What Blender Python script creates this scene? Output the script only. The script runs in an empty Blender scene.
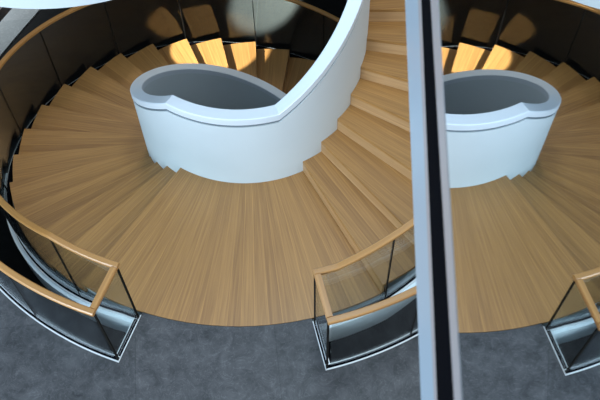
import bpy, bmesh, math, random
from mathutils import Vector, Matrix
random.seed(4)
S = bpy.context.scene
COL = S.collection
PI = math.pi
# ------------------------------------------------------------------ measures of the place (metres)
H = 0.165                         # riser
DP = 0.1794819                    # angle of one tread
AN = -2.2575519                   # last edge of the landing, towards the way down
AU = -1.1939854                   # first riser of the way up
RI = 1.2177                       # inner end of treads = outer face of white core wall
RW = 1.098                        # inner face of the white core wall
RO = 2.752                        # outer end of treads
RG = 2.815                        # stair glass
RF = 3.238                        # glass round the floor opening
HR = 0.965                        # handrail underside above the pitch line
AL = math.radians(-115.5)         # left jamb of the opening
AR = math.radians(-82.65)         # right jamb of the opening
NDOWN, NUP = 24, 25
ZLOW = -30 * H                 # storey below

def link(o):
    COL.objects.link(o); return o
def finish(name, bm, mat, parent=None, smooth=None):
    me = bpy.data.meshes.new(name)
    bmesh.ops.recalc_face_normals(bm, faces=bm.faces[:])
    bm.to_mesh(me); bm.free()
    me.materials.append(mat)
    o = link(bpy.data.objects.new(name, me))
    if smooth:
        for p in me.polygons: p.use_smooth = True
        me.set_sharp_from_angle(angle=math.radians(smooth))
    if parent: o.parent = parent
    return o
def thing(name, label, cat, loc=(0, 0, 0), group=None):
    o = link(bpy.data.objects.new(name, None)); o.empty_display_size = 0.1
    o.location = loc; o['label'] = label; o['category'] = cat
    if group: o['group'] = group
    return o
def local(o):
    """parts are built in world measures; shift them under their thing's base"""
    o.matrix_parent_inverse = Matrix.Translation(-o.parent.location)
def pol(r, a, z): return Vector((r * math.cos(a), r * math.sin(a), z))

# ------------------------------------------------------------------ materials
def new_mat(name):
    m = bpy.data.materials.new(name); m.use_nodes = True
    nt = m.node_tree; nt.nodes.clear()
    out = nt.nodes.new('ShaderNodeOutputMaterial')
    return m, nt, out
def N(nt, t, **kw):
    n = nt.nodes.new(t)
    for k, v in kw.items():
        if k in n.inputs: n.inputs[k].default_value = v
        else: setattr(n, k, v)
    return n
def plain(name, col, rough=0.5, metal=0.0, spec=0.5, var=0.0, scale=6.0, bump=0.0):
    m, nt, out = new_mat(name)
    b = N(nt, 'ShaderNodeBsdfPrincipled')
    b.inputs['Base Color'].default_value = (*col, 1); b.inputs['Roughness'].default_value = rough
    b.inputs['Metallic'].default_value = metal; b.inputs['Specular IOR Level'].default_value = spec
    if var:
        tc = N(nt, 'ShaderNodeTexCoord'); no = N(nt, 'ShaderNodeTexNoise'); no.inputs['Scale'].default_value = scale
        no.inputs['Detail'].default_value = 5
        nt.links.new(tc.outputs['Object'], no.inputs['Vector'])
        r = N(nt, 'ShaderNodeValToRGB')
        r.color_ramp.elements[0].position = 0.3; r.color_ramp.elements[1].position = 0.7
        r.color_ramp.elements[0].color = (*[c * (1 - var) for c in col], 1)
        r.color_ramp.elements[1].color = (*[min(1, c * (1 + var)) for c in col], 1)
        nt.links.new(no.outputs['Fac'], r.inputs['Fac']); nt.links.new(r.outputs['Color'], b.inputs['Base Color'])
        if bump:
            bp = N(nt, 'ShaderNodeBump'); bp.inputs['Strength'].default_value = bump; bp.inputs['Distance'].default_value = 0.01
            nt.links.new(no.outputs['Fac'], bp.inputs['Height']); nt.links.new(bp.outputs['Normal'], b.inputs['Normal'])
    nt.links.new(b.outputs['BSDF'], out.inputs['Surface'])
    return m

def wood(name, board=0.098, dark=(0.225, 0.098, 0.022), light=(0.535, 0.275, 0.078), rough=0.38, gain=1.0):
    """oak boards; the UV runs along the grain (U) and across the boards (V), in metres"""
    m, nt, out = new_mat(name); L = nt.links.new
    uv = N(nt, 'ShaderNodeUVMap'); sp = N(nt, 'ShaderNodeSeparateXYZ'); L(uv.outputs['UV'], sp.inputs[0])
    dv = N(nt, 'ShaderNodeMath', operation='DIVIDE'); dv.inputs[1].default_value = board; L(sp.outputs['Y'], dv.inputs[0])
    fl = N(nt, 'ShaderNodeMath', operation='FLOOR'); L(dv.outputs[0], fl.inputs[0])
    fr = N(nt, 'ShaderNodeMath', operation='FRACT'); L(dv.outputs[0], fr.inputs[0])
    wn = N(nt, 'ShaderNodeTexWhiteNoise', noise_dimensions='1D'); L(fl.outputs[0], wn.inputs['W'])
    # grain
    cb = N(nt, 'ShaderNodeCombineXYZ')
    mu = N(nt, 'ShaderNodeMath', operation='MULTIPLY'); mu.inputs[1].default_value = 1.0; L(sp.outputs['X'], mu.inputs[0])
    mv = N(nt, 'ShaderNodeMath', operation='MULTIPLY'); mv.inputs[1].default_value = 42; L(sp.outputs['Y'], mv.inputs[0])
    mw = N(nt, 'ShaderNodeMath', operation='MULTIPLY'); mw.inputs[1].default_value = 37; L(wn.outputs['Value'], mw.inputs[0])
    L(mu.outputs[0], cb.inputs[0]); L(mv.outputs[0], cb.inputs[1]); L(mw.outputs[0], cb.inputs[2])
    g = N(nt, 'ShaderNodeTexNoise'); g.inputs['Scale'].default_value = 1.6; g.inputs['Detail'].default_value = 6
    g.inputs['Roughness'].default_value = 0.6; g.inputs['Distortion'].default_value = 0.4
    L(cb.outputs[0], g.inputs['Vector'])
    a1 = N(nt, 'ShaderNodeMath', operation='MULTIPLY_ADD'); a1.inputs[1].default_value = 0.72
    L(g.outputs['Fac'], a1.inputs[0])
    a2 = N(nt, 'ShaderNodeMath', operation='MULTIPLY'); a2.inputs[1].default_value = 0.13; L(wn.outputs['Value'], a2.inputs[0])
    L(a2.outputs[0], a1.inputs[2])
    rp = N(nt, 'ShaderNodeValToRGB')
    rp.color_ramp.elements[0].position = 0.18; rp.color_ramp.elements[0].color = (*[c * gain for c in dark], 1)
    rp.color_ramp.elements[1].position = 0.75; rp.color_ramp.elements[1].color = (*[c * gain for c in light], 1)
    L(a1.outputs[0], rp.inputs['Fac'])
    # seams between boards
    s1 = N(nt, 'ShaderNodeMath', operation='SUBTRACT'); s1.inputs[1].default_value = 0.5; L(fr.outputs[0], s1.inputs[0])
    s2 = N(nt, 'ShaderNodeMath', operation='ABSOLUTE'); L(s1.outputs[0], s2.inputs[0])
    s3 = N(nt, 'ShaderNodeMath', operation='GREATER_THAN'); s3.inputs[1].default_value = 0.466; L(s2.outputs[0], s3.inputs[0])
    s4 = N(nt, 'ShaderNodeMath', operation='MULTIPLY'); s4.inputs[1].default_value = 0.28; L(s3.outputs[0], s4.inputs[0])
    mx = N(nt, 'ShaderNodeMix', data_type='RGBA'); mx.inputs['B'].default_value = (*[c * 1.22 for c in light], 1)
    L(s4.outputs[0], mx.inputs['Factor']); L(rp.outputs['Color'], mx.inputs['A'])
    b = N(nt, 'ShaderNodeBsdfPrincipled'); b.inputs['Roughness'].default_value = rough
    b.inputs['Specular IOR Level'].default_value = 0.85
    L(mx.outputs['Result'], b.inputs['Base Color'])
    bp = N(nt, 'ShaderNodeBump'); bp.inputs['Strength'].default_value = 0.08; bp.inputs['Distance'].default_value = 0.003
    L(g.outputs['Fac'], bp.inputs['Height']); L(bp.outputs['Normal'], b.inputs['Normal'])
    L(b.outputs['BSDF'], out.inputs['Surface'])
    return m

def glass(name, tint=(0.94, 0.965, 0.965), ior=1.5):
    m, nt, out = new_mat(name); L = nt.links.new
    t = N(nt, 'ShaderNodeBsdfTransparent'); t.inputs['Color'].default_value = (*tint, 1)
    g = N(nt, 'ShaderNodeBsdfGlossy'); g.inputs['Roughness'].default_value = 0.0; g.inputs['Color'].default_value = (0.95, 0.98, 1, 1)
    lw = N(nt, 'ShaderNodeLayerWeight'); lw.inputs['Blend'].default_value = 0.5
    p5 = N(nt, 'ShaderNodeMath', operation='POWER'); p5.inputs[1].default_value = 5; L(lw.outputs['Facing'], p5.inputs[0])
    f = N(nt, 'ShaderNodeMath', operation='MULTIPLY_ADD'); f.inputs[1].default_value = 0.95; f.inputs[2].default_value = 0.028; L(p5.outputs[0], f.inputs[0])
    mx = N(nt, 'ShaderNodeMixShader')
    L(f.outputs[0], mx.inputs[0]); L(t.outputs[0], mx.inputs[1]); L(g.outputs[0], mx.inputs[2]); L(mx.outputs[0], out.inputs['Surface'])
    return m

def slate(name, dark, light, tile=(1.25, 1.25), joint=0.72, rough=0.45):
    m, nt, out = new_mat(name); L = nt.links.new
    tc = N(nt, 'ShaderNodeTexCoord')
    n1 = N(nt, 'ShaderNodeTexNoise'); n1.inputs['Scale'].default_value = 5.5; n1.inputs['Detail'].default_value = 12; n1.inputs['Roughness'].default_value = 0.78; n1.inputs['Distortion'].default_value = 0.5
    L(tc.outputs['Object'], n1.inputs['Vector'])
    n2 = N(nt, 'ShaderNodeTexNoise'); n2.inputs['Scale'].default_value = 7; n2.inputs['Detail'].default_value = 8; n2.inputs['Distortion'].default_value = 2.5
    L(tc.outputs['Object'], n2.inputs['Vector'])
    rp = N(nt, 'ShaderNodeValToRGB')
    rp.color_ramp.elements[0].position = 0.32; rp.color_ramp.elements[0].color = (*dark, 1)
    rp.color_ramp.elements[1].position = 0.72; rp.color_ramp.elements[1].color = (*light, 1)
    L(n1.outputs['Fac'], rp.inputs['Fac'])
    # pale veins
    v1 = N(nt, 'ShaderNodeMath', operation='SUBTRACT'); v1.inputs[1].default_value = 0.5; L(n2.outputs['Fac'], v1.inputs[0])
    v2 = N(nt, 'ShaderNodeMath', operation='ABSOLUTE'); L(v1.outputs[0], v2.inputs[0])
    v3 = N(nt, 'ShaderNodeMapRange'); v3.inputs['From Min'].default_value = 0.0; v3.inputs['From Max'].default_value = 0.02
    v3.inputs['To Min'].default_value = 0.42; v3.inputs['To Max'].default_value = 0.0; L(v2.outputs[0], v3.inputs['Value'])
    vg = N(nt, 'ShaderNodeMath', operation='MULTIPLY'); L(v3.outputs[0], vg.inputs[0]); L(n1.outputs['Fac'], vg.inputs[1])
    m1 = N(nt, 'ShaderNodeMix', data_type='RGBA'); m1.inputs['B'].default_value = (*[c * 2.4 for c in light], 1)
    L(vg.outputs[0], m1.inputs['Factor']); L(rp.outputs['Color'], m1.inputs['A'])
    br = N(nt, 'ShaderNodeTexBrick'); br.inputs['Scale'].default_value = 1.0
    br.inputs['Brick Width'].default_value = tile[0]; br.inputs['Row Height'].default_value = tile[1]
    br.inputs['Mortar Size'].default_value = 0.004; br.inputs['Mortar Smooth'].default_value = 0.3
    br.inputs['Color1'].default_value = (0.92, 0.92, 0.92, 1); br.inputs['Color2'].default_value = (1.06, 1.04, 1.04, 1)
    br.inputs['Mortar'].default_value = (joint, joint, joint, 1)
    L(tc.outputs['Object'], br.inputs['Vector'])
    m2 = N(nt, 'ShaderNodeMix', data_type='RGBA', blend_type='MULTIPLY'); m2.inputs['Factor'].default_value = 1
    L(m1.outputs['Result'], m2.inputs['A']); L(br.outputs['Color'], m2.inputs['B'])
    b = N(nt, 'ShaderNodeBsdfPrincipled'); b.inputs['Roughness'].default_value = rough; b.inputs['Specular IOR Level'].default_value = 0.4
    L(m2.outputs['Result'], b.inputs['Base Color'])
    bp = N(nt, 'ShaderNodeBump'); bp.inputs['Strength'].default_value = 0.25; bp.inputs['Distance'].default_value = 0.006
    L(n1.outputs['Fac'], bp.inputs['Height']); L(bp.outputs['Normal'], b.inputs['Normal'])
    L(b.outputs['BSDF'], out.inputs['Surface'])
    return m

def mirror(name, col, rough):
    m, nt, out = new_mat(name); L = nt.links.new
    b = N(nt, 'ShaderNodeBsdfPrincipled'); b.inputs['Base Color'].default_value = (*col, 1)
    b.inputs['Metallic'].default_value = 1.0; b.inputs['Roughness'].default_value = rough
    L(b.outputs['BSDF'], out.inputs['Surface'])
    return m

M_WOOD = wood('oak_boards')
M_RISER = wood('oak_riser_lit', dark=(0.36, 0.185, 0.07), light=(0.62, 0.385, 0.19))  # oak made lighter, painting in the front light on the risers
M_RAIL = wood('oak_handrail', board=0.5, dark=(0.38, 0.17, 0.042), light=(0.62, 0.32, 0.095), rough=0.38)
M_WHITE = plain('white_plaster', (0.66, 0.735, 0.775), 0.55, var=0.012, scale=3)
M_COPE = plain('white_coping_paint', (0.73, 0.80, 0.87), 0.42)
M_GROOVE_SHADE = plain('dark_groove_shade', (0.16, 0.20, 0.23), 0.6)  # dark colour that paints in the shade of the coping groove
M_FASCIA = plain('white_steel_paint', (0.80, 0.88, 0.92), 0.4)
M_GLASS = glass('clear_balustrade_glass')
M_BLACK = plain('black_anodised_channel', (0.003, 0.0035, 0.006), 0.9, spec=0.03)
M_SEAL = plain('dark_glass_joint', (0.015, 0.014, 0.013), 0.9, spec=0.05)
M_TRIM = plain('brushed_steel_trim', (0.80, 0.82, 0.84), 0.4, metal=0.3)
M_SLATE = slate('dark_slate_tiles', (0.023, 0.025, 0.029), (0.112, 0.114, 0.122))
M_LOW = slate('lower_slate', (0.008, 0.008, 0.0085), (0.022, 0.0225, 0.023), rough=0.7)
M_PALE = slate('pale_stone', (0.60, 0.64, 0.64), (0.72, 0.75, 0.75), joint=0.9)
M_DARKWALL = plain('dark_wall', (0.012, 0.012, 0.014), 0.8, spec=0.2)
M_MIRROR = mirror('reflective_glass', (0.80, 0.84, 0.86), 0.015)
M_BLUE = plain('pale_blue_steel', (0.54, 0.66, 0.78), 0.35)
M_BEAD = plain('pale_bead', (0.58, 0.52, 0.52), 0.4)

# ------------------------------------------------------------------ shape helpers
def sweep(bm, prof, angs, zf, uvscale=False):
    """prof: list of (r, dz); swept round the axis over angs, raised by zf(a); capped ends"""
    uvl = bm.loops.layers.uv.verify() if uvscale else None
    rings = [[bm.verts.new(pol(r, a, zf(a) + dz)) for r, dz in prof] for a in angs]
    n = len(prof)
    per = [0.0]
    for j in range(n):
        r0, z0 = prof[j]; r1, z1 = prof[(j + 1) % n]; per.append(per[-1] + math.hypot(r1 - r0, z1 - z0))
    for i in range(len(angs) - 1):
        for j in range(n):
            k = (j + 1) % n
            f = bm.faces.new((rings[i][j], rings[i][k], rings[i + 1][k], rings[i + 1][j]))
            if uvl:
                rm = prof[0][0]
                for lp, (aa, pp) in zip(f.loops, ((i, per[j]), (i, per[j + 1]), (i + 1, per[j + 1]), (i + 1, per[j]))):
                    lp[uvl].uv = (angs[aa] * rm, pp)
    bm.faces.new(rings[0][::-1]); bm.faces.new(rings[-1])
def arange(a0, a1, step=math.radians(2.0), extra=()):
    n = max(1, int(math.ceil(abs(a1 - a0) / step)))
    l = [a0 + (a1 - a0) * i / n for i in range(n + 1)]
    lo, hi = min(a0, a1), max(a0, a1)
    l = [x for x in l if all(abs(x - e) > 0.006 for e in extra) or x in (a0, a1)] + [e for e in extra if lo < e < hi]
    return sorted(l)
def obox(bm, c, ax, ay, az, hx, hy, hz, uv=False):
    uvl = bm.loops.layers.uv.verify() if uv else None
    vs = {}
    for i in (-1, 1):
        for j in (-1, 1):
            for k in (-1, 1):
                vs[i, j, k] = bm.verts.new(c + ax * (i * hx) + ay * (j * hy) + az * (k * hz))
    F = [((-1, -1, -1), (-1, 1, -1), (1, 1, -1), (1, -1, -1)), ((-1, -1, 1), (1, -1, 1), (1, 1, 1), (-1, 1, 1)),
         ((-1, -1, -1), (1, -1, -1), (1, -1, 1), (-1, -1, 1)), ((-1, 1, -1), (-1, 1, 1), (1, 1, 1), (1, 1, -1)),
         ((-1, -1, -1), (-1, -1, 1), (-1, 1, 1), (-1, 1, -1)), ((1, -1, -1), (1, 1, -1), (1, 1, 1), (1, -1, 1))]
    for q in F:
        f = bm.faces.new([vs[k] for k in q])
        if uvl:
            for lp, k in zip(f.loops, q): lp[uvl].uv = (k[0] * hx, k[1] * hy + k[2] * hz)
def wedge(bm, r0, r1, a0, a1, zt, zb, n=4, v0=0.0, uvmid=None, fan=False):
    """one tread: a piece of a ring, UV along the middle of the wedge"""
    uvl = bm.loops.layers.uv.verify()
    am = (a0 + a1) / 2 if uvmid is None else uvmid
    e = Vector((math.cos(am), math.sin(am))); t = Vector((-e.y, e.x))
    A = [a0 + (a1 - a0) * i / n for i in range(n + 1)]
    def col(r, z): return [bm.verts.new(pol(r, a, z)) for a in A]
    ti, to, bi, bo = col(r0, zt), col(r1, zt), col(r0, zb), col(r1, zb)
    fs = []
    for i in range(n):
        fs += [(ti[i], to[i], to[i + 1], ti[i + 1]), (bi[i], bi[i + 1], bo[i + 1], bo[i]),
               (to[i], bo[i], bo[i + 1], to[i + 1]), (ti[i], ti[i + 1], bi[i + 1], bi[i])]
    fs += [(ti[0], bi[0], bo[0], to[0]), (ti[n], to[n], bo[n], bi[n])]
    for q in fs:
        f = bm.faces.new(q)
        for lp in f.loops:
            p = lp.vert.co
            if fan:
                lp[uvl].uv = (math.hypot(p.x, p.y), math.atan2(p.y, p.x) * 2.1 + (zt - p.z)); continue
            lp[uvl].uv = (p.x * e.x + p.y * e.y, p.x * t.x + p.y * t.y + v0 + (zt - p.z))

# ------------------------------------------------------------------ pitch lines
def pitch(a):                     # through the nosings, level along the landing
    if a < AN: return (a - AN) / DP * H
    if a > AU - DP: return (a - AU + DP) / DP * H
    return 0.0
def low(a):                       # below every tread end
    if a < AN + DP: return (a - AN - DP) / DP * H
    if a > AU: return (a - AU) / DP * H
    return 0.0
A_END_D = AN - NDOWN * DP
A_END_U = AU + NUP * DP

# ------------------------------------------------------------------ the two flights and the landing
def riser(a, z0, z1, side, v0, parent):
    bm = bmesh.new(); uvl = bm.loops.layers.uv.verify()
    e = Vector((math.cos(a), math.sin(a), 0)); t = Vector((-e.y, e.x, 0))
    obox(bm, e * ((RI + RO) / 2) + t * (side * 0.011) + Vector((0, 0, (z0 + z1) / 2)), e, t, Vector((0, 0, 1)), (RO - RI) / 2, 0.011, (z1 - z0) / 2)
    for f in bm.faces:
        for lp in f.loops: lp[uvl].uv = (lp.vert.co.dot(e), lp.vert.co.z * 0.4 + v0)
    o = finish('riser', bm, M_RISER, parent); local(o)
TT = 0.034
down = thing('staircase', 'oak flight curling down to the left and behind the white core, into the shade', 'staircase', pol(2.0, A_END_D, -NDOWN * H))
for k in range(1, NDOWN + 1):
    bm = bmesh.new(); v0 = random.uniform(0, 40)
    wedge(bm, RI, RO, AN - k * DP, AN - (k - 1) * DP, -k * H, -k * H - TT, v0=v0)
    local(finish('tread', bm, M_WOOD, down))
    riser(AN - (k - 1) * DP, -k * H, -(k - 1) * H - TT, 1, random.uniform(0, 40), down)
bm = bmesh.new(); sweep(bm, [(RI, -0.30), (RO - 0.02, -0.30), (RO - 0.02, -0.255), (RI, -0.255)], arange(A_END_D + 0.45, AN), lambda a: (a - AN) / DP * H)
local(finish('soffit', bm, M_WHITE, down, 30))

up = thing('staircase', 'oak flight climbing to the right beside the white core, risers lightened as if lit, facing the viewer', 'staircase', pol(2.0, AU, 0.0))
for k in range(1, NUP + 1):
    bm = bmesh.new(); v0 = random.uniform(0, 40)
    wedge(bm, RI, RO, AU + (k - 1) * DP, AU + k * DP, k * H, k * H - TT, v0=v0)
    local(finish('tread', bm, M_WOOD, up))
    riser(AU + (k - 1) * DP, (k - 1) * H, k * H - TT, 1, random.uniform(0, 40), up)
bm = bmesh.new(); sweep(bm, [(RI, -0.30), (RO - 0.02, -0.30), (RO - 0.02, -0.255), (RI, -0.255)], arange(AU + 0.05, A_END_U), lambda a: (a - AU) / DP * H)
local(finish('soffit', bm, M_WHITE, up, 30))

land = thing('stair_landing', 'level fan of oak boards in front of the white core, meeting dark slate floor', 'landing', (0, -2.0, 0))
for k in range(6):
    w = (AU - AN) / 6
    bm = bmesh.new()
    wedge(bm, RI, RO, AN + k * w, AN + (k + 1) * w, 0.0, -0.035, fan=True)
    local(finish('floorboards', bm, M_WOOD, land))
bm = bmesh.new(); sweep(bm, [(RI, -0.27), (RO - 0.02, -0.27), (RO - 0.02, -0.036), (RI, -0.036)], arange(AN, AU), lambda a: 0)
local(finish('slab', bm, M_WHITE, land, 30))

# ------------------------------------------------------------------ white core wall with its coping
core = thing('core_parapet', 'smooth white curved parapet wall winding round the open stairwell, coping on top', 'parapet wall', (0, 0, ZLOW))
KN = (AN, AU - DP)
aa = arange(A_END_D + 0.3, A_END_U, math.radians(2.0), KN)
bm = bmesh.new()
sweep(bm, [(RW, -0.42), (RI, -0.42), (RI, 0.925), (RI - 0.045, 0.925), (RI - 0.045, 0.962), (RW, 0.962)], aa, pitch)
local(finish('wall', bm, M_WHITE, core, 20))
bm = bmesh.new()
c = 0.008
sweep(bm, [(RW, 0.962), (RI + 0.004, 0.962), (RI + 0.004, 1.045 - c), (RI + 0.004 - c, 1.045), (RW + c, 1.045), (RW, 1.045 - c)], aa, pitch)
local(finish('coping', bm, M_COPE, core, 20))
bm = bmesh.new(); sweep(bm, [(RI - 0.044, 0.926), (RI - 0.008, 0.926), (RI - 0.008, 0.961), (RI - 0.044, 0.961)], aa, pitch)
local(finish('groove_shade', bm, M_GROOVE_SHADE, core, 20))  # strip added in the groove so its shade reads darker

# ------------------------------------------------------------------ glass balustrades
def rail_prof(r, w=0.056, h=0.045, z=HR):
    a, b, c = r - w / 2, r + w / 2, 0.009
    return [(a, z + c), (a + c, z), (b - c, z), (b, z + c), (b, z + h - c), (b - c, z + h), (a + c, z + h), (a, z + h - c)]
def balustrade(label, jamb, stair_end, floor_end, stair_joints, floor_joints):
    b = thing('glass_balustrade', label, 'balustrade', pol(3.0, jamb, 0))
    sgn = -1 if stair_end < jamb else 1
    inset = sgn * 0.010                                         # half a glass thickness at the return
    # stair side
    last = {}
    def nest(name, o):
        if name == 'base_channel': last['c'] = o
        elif name == 'trim_strip': o.parent = last['c']; o.matrix_parent_inverse = Matrix.Identity(4)
    def part(name, prof, a0, a1, zf, mat, sm=30, uv=False, extra=KN, par=b):
        bm = bmesh.new(); sweep(bm, prof, arange(min(a0, a1), max(a0, a1), math.radians(2.2), extra), zf, uv)
        o = finish(name, bm, mat, par, sm); local(o); nest(name, o); return o
    KL = (AN + DP, AU)
    js = [jamb + inset] + stair_joints + [stair_end]
    for i in range(len(js) - 1):
        g = 0.0022 * sgn
        a0, a1 = js[i] + g, js[i + 1] - g
        bm = bmesh.new()
        A = arange(min(a0, a1), max(a0, a1), math.radians(2.2), KN + KL)
        r0, r1 = RG - 0.006, RG + 0.006
        R_ = [[bm.verts.new(pol(r, a, z)) for r, z in ((r0, low(a) - 0.05), (r1, low(a) - 0.05), (r1, pitch(a) + HR), (r0, pitch(a) + HR))] for a in A]
        for q in range(len(A) - 1):
            for j in range(4):
                k = (j + 1) % 4
                bm.faces.new((R_[q][j], R_[q][k], R_[q + 1][k], R_[q + 1][j]))
        bm.faces.new(R_[0][::-1]); bm.faces.new(R_[-1])
        local(finish('glass_panel', bm, M_GLASS, b, 30))
        if i:
            a = js[i]; bm = bmesh.new(); e = pol(1, a, 0); t = Vector((-e.y, e.x, 0)); z0, z1 = low(a) + 0.004, pitch(a) + HR
            obox(bm, e * RG + Vector((0, 0, (z0 + z1) / 2)), e, t, Vector((0, 0, 1)), 0.0075, 0.0055, (z1 - z0) / 2)
            local(finish('glass_joint', bm, M_SEAL, b))
    part('base_channel', [(RG - 0.016, -0.10), (RG + 0.014, -0.10), (RG + 0.014, 0.002), (RG - 0.016, 0.002)], jamb, stair_end, low, M_BLACK, extra=KL)
    part('trim_strip', [(RG + 0.0141, -0.032), (RG + 0.028, -0.032), (RG + 0.028, -0.008), (RG + 0.0141, -0.008)], jamb, stair_end, low, M_TRIM, extra=KL)
    mid = (D2(-178) if sgn < 0 else D2(-20))
    part('fascia', [(RG - 0.016, -0.36), (RG + 0.060, -0.36), (RG + 0.060, -0.034), (RG + 0.0145, -0.034), (RG + 0.0145, -0.101), (RG - 0.016, -0.101)], jamb, mid, low, M_FASCIA, extra=KL)
    part('fascia', [(RG - 0.016, -0.36), (RG + 0.014, -0.36), (RG + 0.014, -0.101), (RG - 0.016, -0.101)], mid, stair_end, low, M_FASCIA, extra=KL)
    part('handrail', rail_prof(RG - 0.012), jamb + sgn * 0.0005, stair_end, pitch, M_RAIL, 40, True)
    # floor side
    jf = [jamb + inset] + floor_joints + [floor_end]
    for i in range(len(jf) - 1):
        g = 0.002 * sgn
        part('glass_panel', [(RF - 0.006, -0.05), (RF + 0.006, -0.05), (RF + 0.006, HR), (RF - 0.006, HR)], jf[i] + g, jf[i + 1] - g, lambda a: 0, M_GLASS)
        if i:
            a = jf[i]; bm = bmesh.new(); e = pol(1, a, 0); t = Vector((-e.y, e.x, 0))
            obox(bm, e * RF + Vector((0, 0, HR / 2)), e, t, Vector((0, 0, 1)), 0.0075, 0.005, HR / 2)
            local(finish('glass_joint', bm, M_SEAL, b))
    part('base_channel', [(RF - 0.016, -0.10), (RF + 0.016, -0.10), (RF + 0.016, 0.004), (RF - 0.016, 0.004)], jamb, floor_end, lambda a: 0, M_BLACK)
    part('trim_strip', [(RF + 0.016, -0.03), (RF + 0.028, -0.03), (RF + 0.028, 0.006), (RF + 0.016, 0.006)], jamb, floor_end, lambda a: 0, M_TRIM)
    part('trim_strip', [(RF - 0.026, -0.10), (RF - 0.0161, -0.10), (RF - 0.0161, 0.006), (RF - 0.026, 0.006)], jamb, floor_end, lambda a: 0, M_TRIM)
    part('handrail', rail_prof(RF), jamb + sgn * 0.0005, floor_end, lambda a: 0, M_RAIL, 40, True)
    # return between the two, along the jamb
    e = pol(1, jamb, 0); t = Vector((-e.y, e.x, 0)) * sgn; Z = Vector((0, 0, 1)); rm = (RG + RF) / 2; hl = (RF - RG) / 2; RGR = RG - 0.012
    def ret(name, off, hw, z0, z1, mat, ex=0.0, uv=False):
        bm = bmesh.new(); obox(bm, e * rm + t * off + Z * ((z0 + z1) / 2), e, t, Z, hl + ex, hw, (z1 - z0) / 2, uv)
        if uv: bmesh.ops.bevel(bm, geom=[x for x in bm.edges if abs((x.verts[0].co - x.verts[1].co).normalized().dot(e)) > .9], offset=0.008, segments=2, affect='EDGES')
        o = finish(name, bm, mat, b); local(o); nest(name, o)
    ret('glass_panel', 0.012, 0.006, -0.05, HR, M_GLASS, -0.008)
    ret('base_channel', 0.016, 0.018, -0.10, 0.004, M_BLACK, -0.022)
    ret('trim_strip', -0.006, 0.004, -0.03, 0.006, M_TRIM, 0.028)
    ret('trim_strip', 0.038, 0.004, -0.10, 0.006, M_TRIM, -0.024)
    ret('fascia', 0.016, 0.020, -0.36, -0.101, M_FASCIA, -0.022)
    rm, hl = (RGR + RF) / 2, (RF - RGR) / 2
    ret('handrail', 0.026, 0.028, HR, HR + 0.045, M_RAIL, -0.0281, True)
    for r in (RG, RF):                                          # upright corner joints
        bm = bmesh.new(); obox(bm, e * r + t * 0.008 + Z * (HR / 2), e, t, Z, 0.008, 0.008, HR / 2 - 0.002)
        local(finish('glass_joint', bm, M_SEAL, b))
    return b
D2 = math.radians
left = balustrade('oak-railed glass balustrade at the left, rail turning back along stair and floor edge', AL, AN - 24 * DP, D2(-262),
           [D2(-129.2 - 20.6 * i) for i in range(12)], [D2(-131 - 17 * i) for i in range(8)])
right = balustrade('oak-railed glass balustrade right of the landing, rising with the upward flight', AR, AU + 20 * DP, D2(70),
           [D2(-68.5 + 20.6 * i) for i in range(10)], [D2(-68.3 + 17 * i) for i in range(8)])

# ------------------------------------------------------------------ floors, walls
def struct(name, bm, mat, sm=None):
    o = finish(name, bm, mat, None, sm); o['kind'] = 'structure'; return o
RH = RF + 0.030
bm = bmesh.new()
T = 0.30
def fillring(angs, rf, half=9.0):
    """floor from a curved edge rf(a) out to a square of half-size"""
    tv, bv, ov, ou = [], [], [], []
    for a in angs:
        c, s = math.cos(a), math.sin(a); k = half / max(abs(c), abs(s))
        tv.append(bm.verts.new(pol(rf(a), a, 0))); bv.append(bm.verts.new(pol(rf(a), a, -T)))
        ov.append(bm.verts.new((c * k, s * k, 0))); ou.append(bm.verts.new((c * k, s * k, -T)))
    for i in range(len(angs) - 1):
        bm.faces.new((tv[i], ov[i], ov[i + 1], tv[i + 1])); bm.faces.new((bv[i], bv[i + 1], ou[i + 1], ou[i]))
        bm.faces.new((tv[i], tv[i + 1], bv[i + 1], bv[i])); bm.faces.new((ov[i], ou[i], ou[i + 1], ov[i + 1]))
    for i in (0, len(angs) - 1):
        bm.faces.new((tv[i], bv[i], ou[i], ov[i]))
jl, jr = AL + 0.010 / 3, AR - 0.010 / 3
sq = [D2(x) for x in (-225, -135, -45, 45)]
fillring(arange(jr - 2 * PI + (jl - jr) + (jr - jl), jl, D2(2), ()) if False else arange(jr, jl + 2 * PI, D2(2), [x + 2 * PI for x in sq if jr < x + 2 * PI < jl + 2 * PI] + [D2(-45), D2(45)]), lambda a: RH)
fillring(arange(jl, jr, D2(2), ()), lambda a: RO + 0.004)
struct('floor', bm, M_SLATE)
bm = bmesh.new(); obox(bm, Vector((0, 1, ZLOW - 0.15)), Vector((1, 0, 0)), Vector((0, 1, 0)), Vector((0, 0, 1)), 12, 13, 0.149)
struct('floor_lower', bm, M_LOW)
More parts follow.
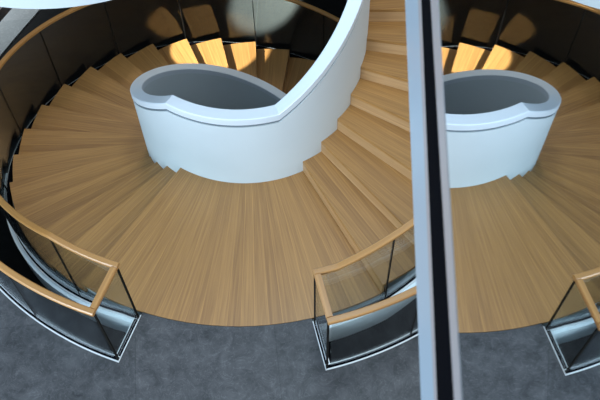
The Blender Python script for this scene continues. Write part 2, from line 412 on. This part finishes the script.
# pale stone paving of the storey below, out beyond the dark slate
bm = bmesh.new()
pv = [(-4.72, 5.10), (-4.30, 5.80), (-3.83, 6.54), (-3.2, 7.6), (-3.0, 9.0), (-9, 9.0), (-9, 3.0), (-6.0, 3.6)]
for z in (ZLOW, ZLOW + 0.03): bm.faces.new([bm.verts.new((x, y, z)) for x, y in pv])
bm.verts.ensure_lookup_table(); n = len(pv)
for i in range(n):
    j = (i + 1) % n; bm.faces.new((bm.verts[i], bm.verts[j], bm.verts[n + j], bm.verts[n + i]))
struct('trim_1', bm, M_PALE)
for nm, c, hx, hy in (('wall_back', (0, 10, 0), 11, 0.1), ('wall_front', (0, -10, 0), 11, 0.1), ('wall_left', (-11, 0, 0), 0.1, 10), ('wall_right', (11, 0, 0), 0.1, 10)):
    bm = bmesh.new(); obox(bm, Vector((c[0], c[1], ZLOW / 2 - 0.15)), Vector((1, 0, 0)), Vector((0, 1, 0)), Vector((0, 0, 1)), hx, hy, -ZLOW / 2 - 0.15)
    struct(nm, bm, M_DARKWALL)

# ------------------------------------------------------------------ upper gallery beside the viewer: slab edge and glass balustrade
ga = D2(-8.39); gn = Vector((math.cos(ga), math.sin(ga), 0)); gt = Vector((-gn.y, gn.x, 0)); Z = Vector((0, 0, 1))
CAM = Vector((0, -5.89589, 7.178195))
G0 = CAM + gn * 0.19                 # foot of the perpendicular from the viewer to the glass
def run(bm, s0, s1, z0a, z0b, z1a, z1b, d0, d1):
    """bar along the glass from s0 to s1, its lower/upper edges running z0a->z0b and z1a->z1b, d0..d1 thick"""
    vs = []
    for s, zl, zh in ((s0, z0a, z1a), (s1, z0b, z1b)):
        for d in (d0, d1):
            for z in (zl, zh): 
                p = G0 + gt * s + gn * (d + 0.00646 * (z - CAM.z)); vs.append(bm.verts.new((p.x, p.y, z)))
    for q in ((0, 1, 3, 2), (4, 6, 7, 5), (0, 4, 5, 1), (2, 3, 7, 6), (1, 5, 7, 3), (0, 2, 6, 4)): bm.faces.new([vs[i] for i in q])
SA, SB = -0.6, 3.2
gal = thing('glass_balustrade', 'reflective glass balustrade in a pale blue and black steel edge, closest to the viewer', 'balustrade', (G0 + gt * 1.0 + Z * (5.95 - G0.z)))
def gpart(name, z0a, z0b, z1a, z1b, d0, d1, mat):
    bm = bmesh.new(); run(bm, SA, SB, z0a, z0b, z1a, z1b, d0, d1)
    o = finish(name, bm, mat, gal); local(o); return o
# the glass is level with the channel; upper edge under a slim steel rail
def q(a, b): return a + (b - a) * (SA + 0.5) / 3.5, a + (b - a) * (SB + 0.5) / 3.5
e0, e1, e2, e3, e4 = q(5.627, 5.644), q(5.744, 5.963), q(5.771, 6.083), q(5.992, 6.047), q(6.029, 6.168)
def j(e): return e[0] + 0.0005, e[1] + 0.0005
f2 = (min(e2[0], e3[0]), min(e2[1], e3[1] - 0.004))
gpart('fascia', *e0, *e1, 0.0, 0.05, M_BLUE)
gpart('bead', *j(e1), *f2, 0.0, 0.05, M_BEAD)
gpart('base_channel', *j(f2), *e3, 0.0, 0.05, M_BLACK)
gpart('bead', *j(e3), *e4, 0.0, 0.05, M_BEAD)
gpart('glass_panel', *j(e4), 7.10, 7.10, 0.001, 0.018, M_MIRROR)
gpart('handrail', 7.1005, 7.1005, 7.14, 7.14, -0.0, 0.045, M_TRIM)
bm = bmesh.new(); run(bm, SA, SB, 5.63, 5.63, 5.70, 5.70, 0.051, 1.6); struct('trim_2', bm, M_WHITE)

# guessed white ring beam, hanging free, over the far left of the stair
bm = bmesh.new()
cx, cy, R0 = -1.30, 0.56, 1.68
A = [D2(x) for x in range(0, 360, 4)]
pr = [(R0 - 0.13, 0.0), (R0, 0.0), (R0 + 0.012, 0.012), (R0 + 0.012, 0.22), (R0, 0.232), (R0 - 0.13, 0.232)]
rg = [[bm.verts.new((cx + r * math.cos(a), cy + r * math.sin(a), 2.5 + z)) for r, z in pr] for a in A]
for i in range(len(A)):
    j2 = (i + 1) % len(A)
    for j in range(len(pr)):
        k = (j + 1) % len(pr); bm.faces.new((rg[i][j], rg[i][k], rg[j2][k], rg[j2][j]))
struct('trim_3', bm, M_WHITE, 30)

# ------------------------------------------------------------------ light: bright sky through the open roof, low sun beam, daylight spot below, added fill lamps
w = bpy.data.worlds.new('sky'); S.world = w; w.use_nodes = True
nt = w.node_tree; nt.nodes.clear(); L = nt.links.new
out = nt.nodes.new('ShaderNodeOutputWorld'); bg = nt.nodes.new('ShaderNodeBackground')
tc = nt.nodes.new('ShaderNodeTexCoord'); sx = nt.nodes.new('ShaderNodeSeparateXYZ'); L(tc.outputs['Generated'], sx.inputs[0])
rx = nt.nodes.new('ShaderNodeValToRGB')                         # cooler and brighter towards the left, warmer right
rx.color_ramp.elements[0].position = 0.2; rx.color_ramp.elements[0].color = (0.42, 0.71, 1.0, 1)
rx.color_ramp.elements[1].position = 0.8; rx.color_ramp.elements[1].color = (0.92, 0.93, 0.93, 1)
mp = nt.nodes.new('ShaderNodeMapRange'); mp.inputs['From Min'].default_value = -1; L(sx.outputs['X'], mp.inputs['Value']); L(mp.outputs[0], rx.inputs['Fac'])
dt = nt.nodes.new('ShaderNodeVectorMath'); dt.operation = 'DOT_PRODUCT'; dt.inputs[1].default_value = (0.10, -0.56, 0.82)   # brightest overhead and behind the viewer
L(tc.outputs['Generated'], dt.inputs[0])
mz = nt.nodes.new('ShaderNodeMapRange'); mz.inputs['From Min'].default_value = 0.10; mz.inputs['From Max'].default_value = 0.70
mz.inputs['To Min'].default_value = 0.10; mz.inputs['To Max'].default_value = 1.0; L(dt.outputs['Value'], mz.inputs['Value'])
L(rx.outputs['Color'], bg.inputs['Color']); 
ms = nt.nodes.new('ShaderNodeMath'); ms.operation = 'MULTIPLY'; ms.inputs[1].default_value = 1.15; L(mz.outputs[0], ms.inputs[0]); L(ms.outputs[0], bg.inputs['Strength'])
L(bg.outputs[0], out.inputs['Surface'])

def lamp(name, kind, loc, target, energy, color, **kw):
    d = bpy.data.lights.new(name, kind); d.energy = energy; d.color = color
    for k, v in kw.items(): setattr(d, k, v)
    o = link(bpy.data.objects.new(name, d)); o.location = loc
    o.rotation_euler = (Vector(target) - Vector(loc)).to_track_quat('-Z', 'Y').to_euler()
    return o
lamp('sun_beam', 'SPOT', (-4.4, 0.2, 3.6), (-0.50, 2.54, -2.05), 11000, (0.95, 0.97, 0.95), spot_size=D2(7.3), spot_blend=0.25, shadow_soft_size=0.02)

lamp('daylight_lower', 'SPOT', (2.5, 9.5, -0.9), (0.52, 6.25, ZLOW), 8500, (0.88, 1.0, 0.9), spot_size=D2(14.5), spot_blend=0.5, shadow_soft_size=0.05)
lamp('paving_fill', 'AREA', (-5.7, 7.2, -0.7), (-5.2, 6.8, ZLOW), 17, (0.86, 0.95, 1.0), shape='RECTANGLE', size=1.5, size_y=1.0, spread=D2(60))  # unseen lamp added to brighten the pale paving
lamp('warm_rear_fill', 'AREA', (-0.8, 6.0, 5.2), (-0.3, 1.8, -1.8), 110, (1.0, 0.72, 0.42), shape='DISK', size=1.2)  # added fill, warms the rear treads from above
lamp('well_fill', 'AREA', (1.0, -1.2, 10.0), (-0.2, 0.1, -1.0), 260, (0.70, 0.88, 1.0), shape='SQUARE', size=1.6)  # overhead lamp added to lighten the inside of the stairwell
lamp('left_front_fill', 'AREA', (-6.6, -8.0, 2.6), (0, -0.8, 0.3), 900, (0.74, 0.88, 1.0), shape='RECTANGLE', size=5.0, size_y=4.0)  # large unseen area lamp, added to brighten risers and core
# ------------------------------------------------------------------ camera
cam = bpy.data.cameras.new('camera'); co = link(bpy.data.objects.new('camera', cam)); S.camera = co
yaw, pit, rol = 0.08561228654, 1.01672872900, -0.03097873281
fw = Vector((math.sin(yaw) * math.cos(pit), math.cos(yaw) * math.cos(pit), -math.sin(pit)))
rr = Vector((math.cos(yaw), -math.sin(yaw), 0)); uu = rr.cross(fw)
r2 = rr * math.cos(rol) + uu * math.sin(rol); u2 = -rr * math.sin(rol) + uu * math.cos(rol)
co.matrix_world = Matrix(((r2.x, u2.x, -fw.x, CAM.x), (r2.y, u2.y, -fw.y, CAM.y), (r2.z, u2.z, -fw.z, CAM.z), (0, 0, 0, 1)))
cam.sensor_width = 36; cam.lens = 859.4254709 / 600 * 36; cam.clip_start = 0.02
cam.dof.use_dof = True; cam.dof.focus_distance = 8.2; cam.dof.aperture_fstop = 9
S.view_settings.view_transform = 'Standard'; S.view_settings.look = 'None'; S.view_settings.gamma = 1
S.view_settings.exposure = -0.08; S.view_settings.use_curve_mapping = False
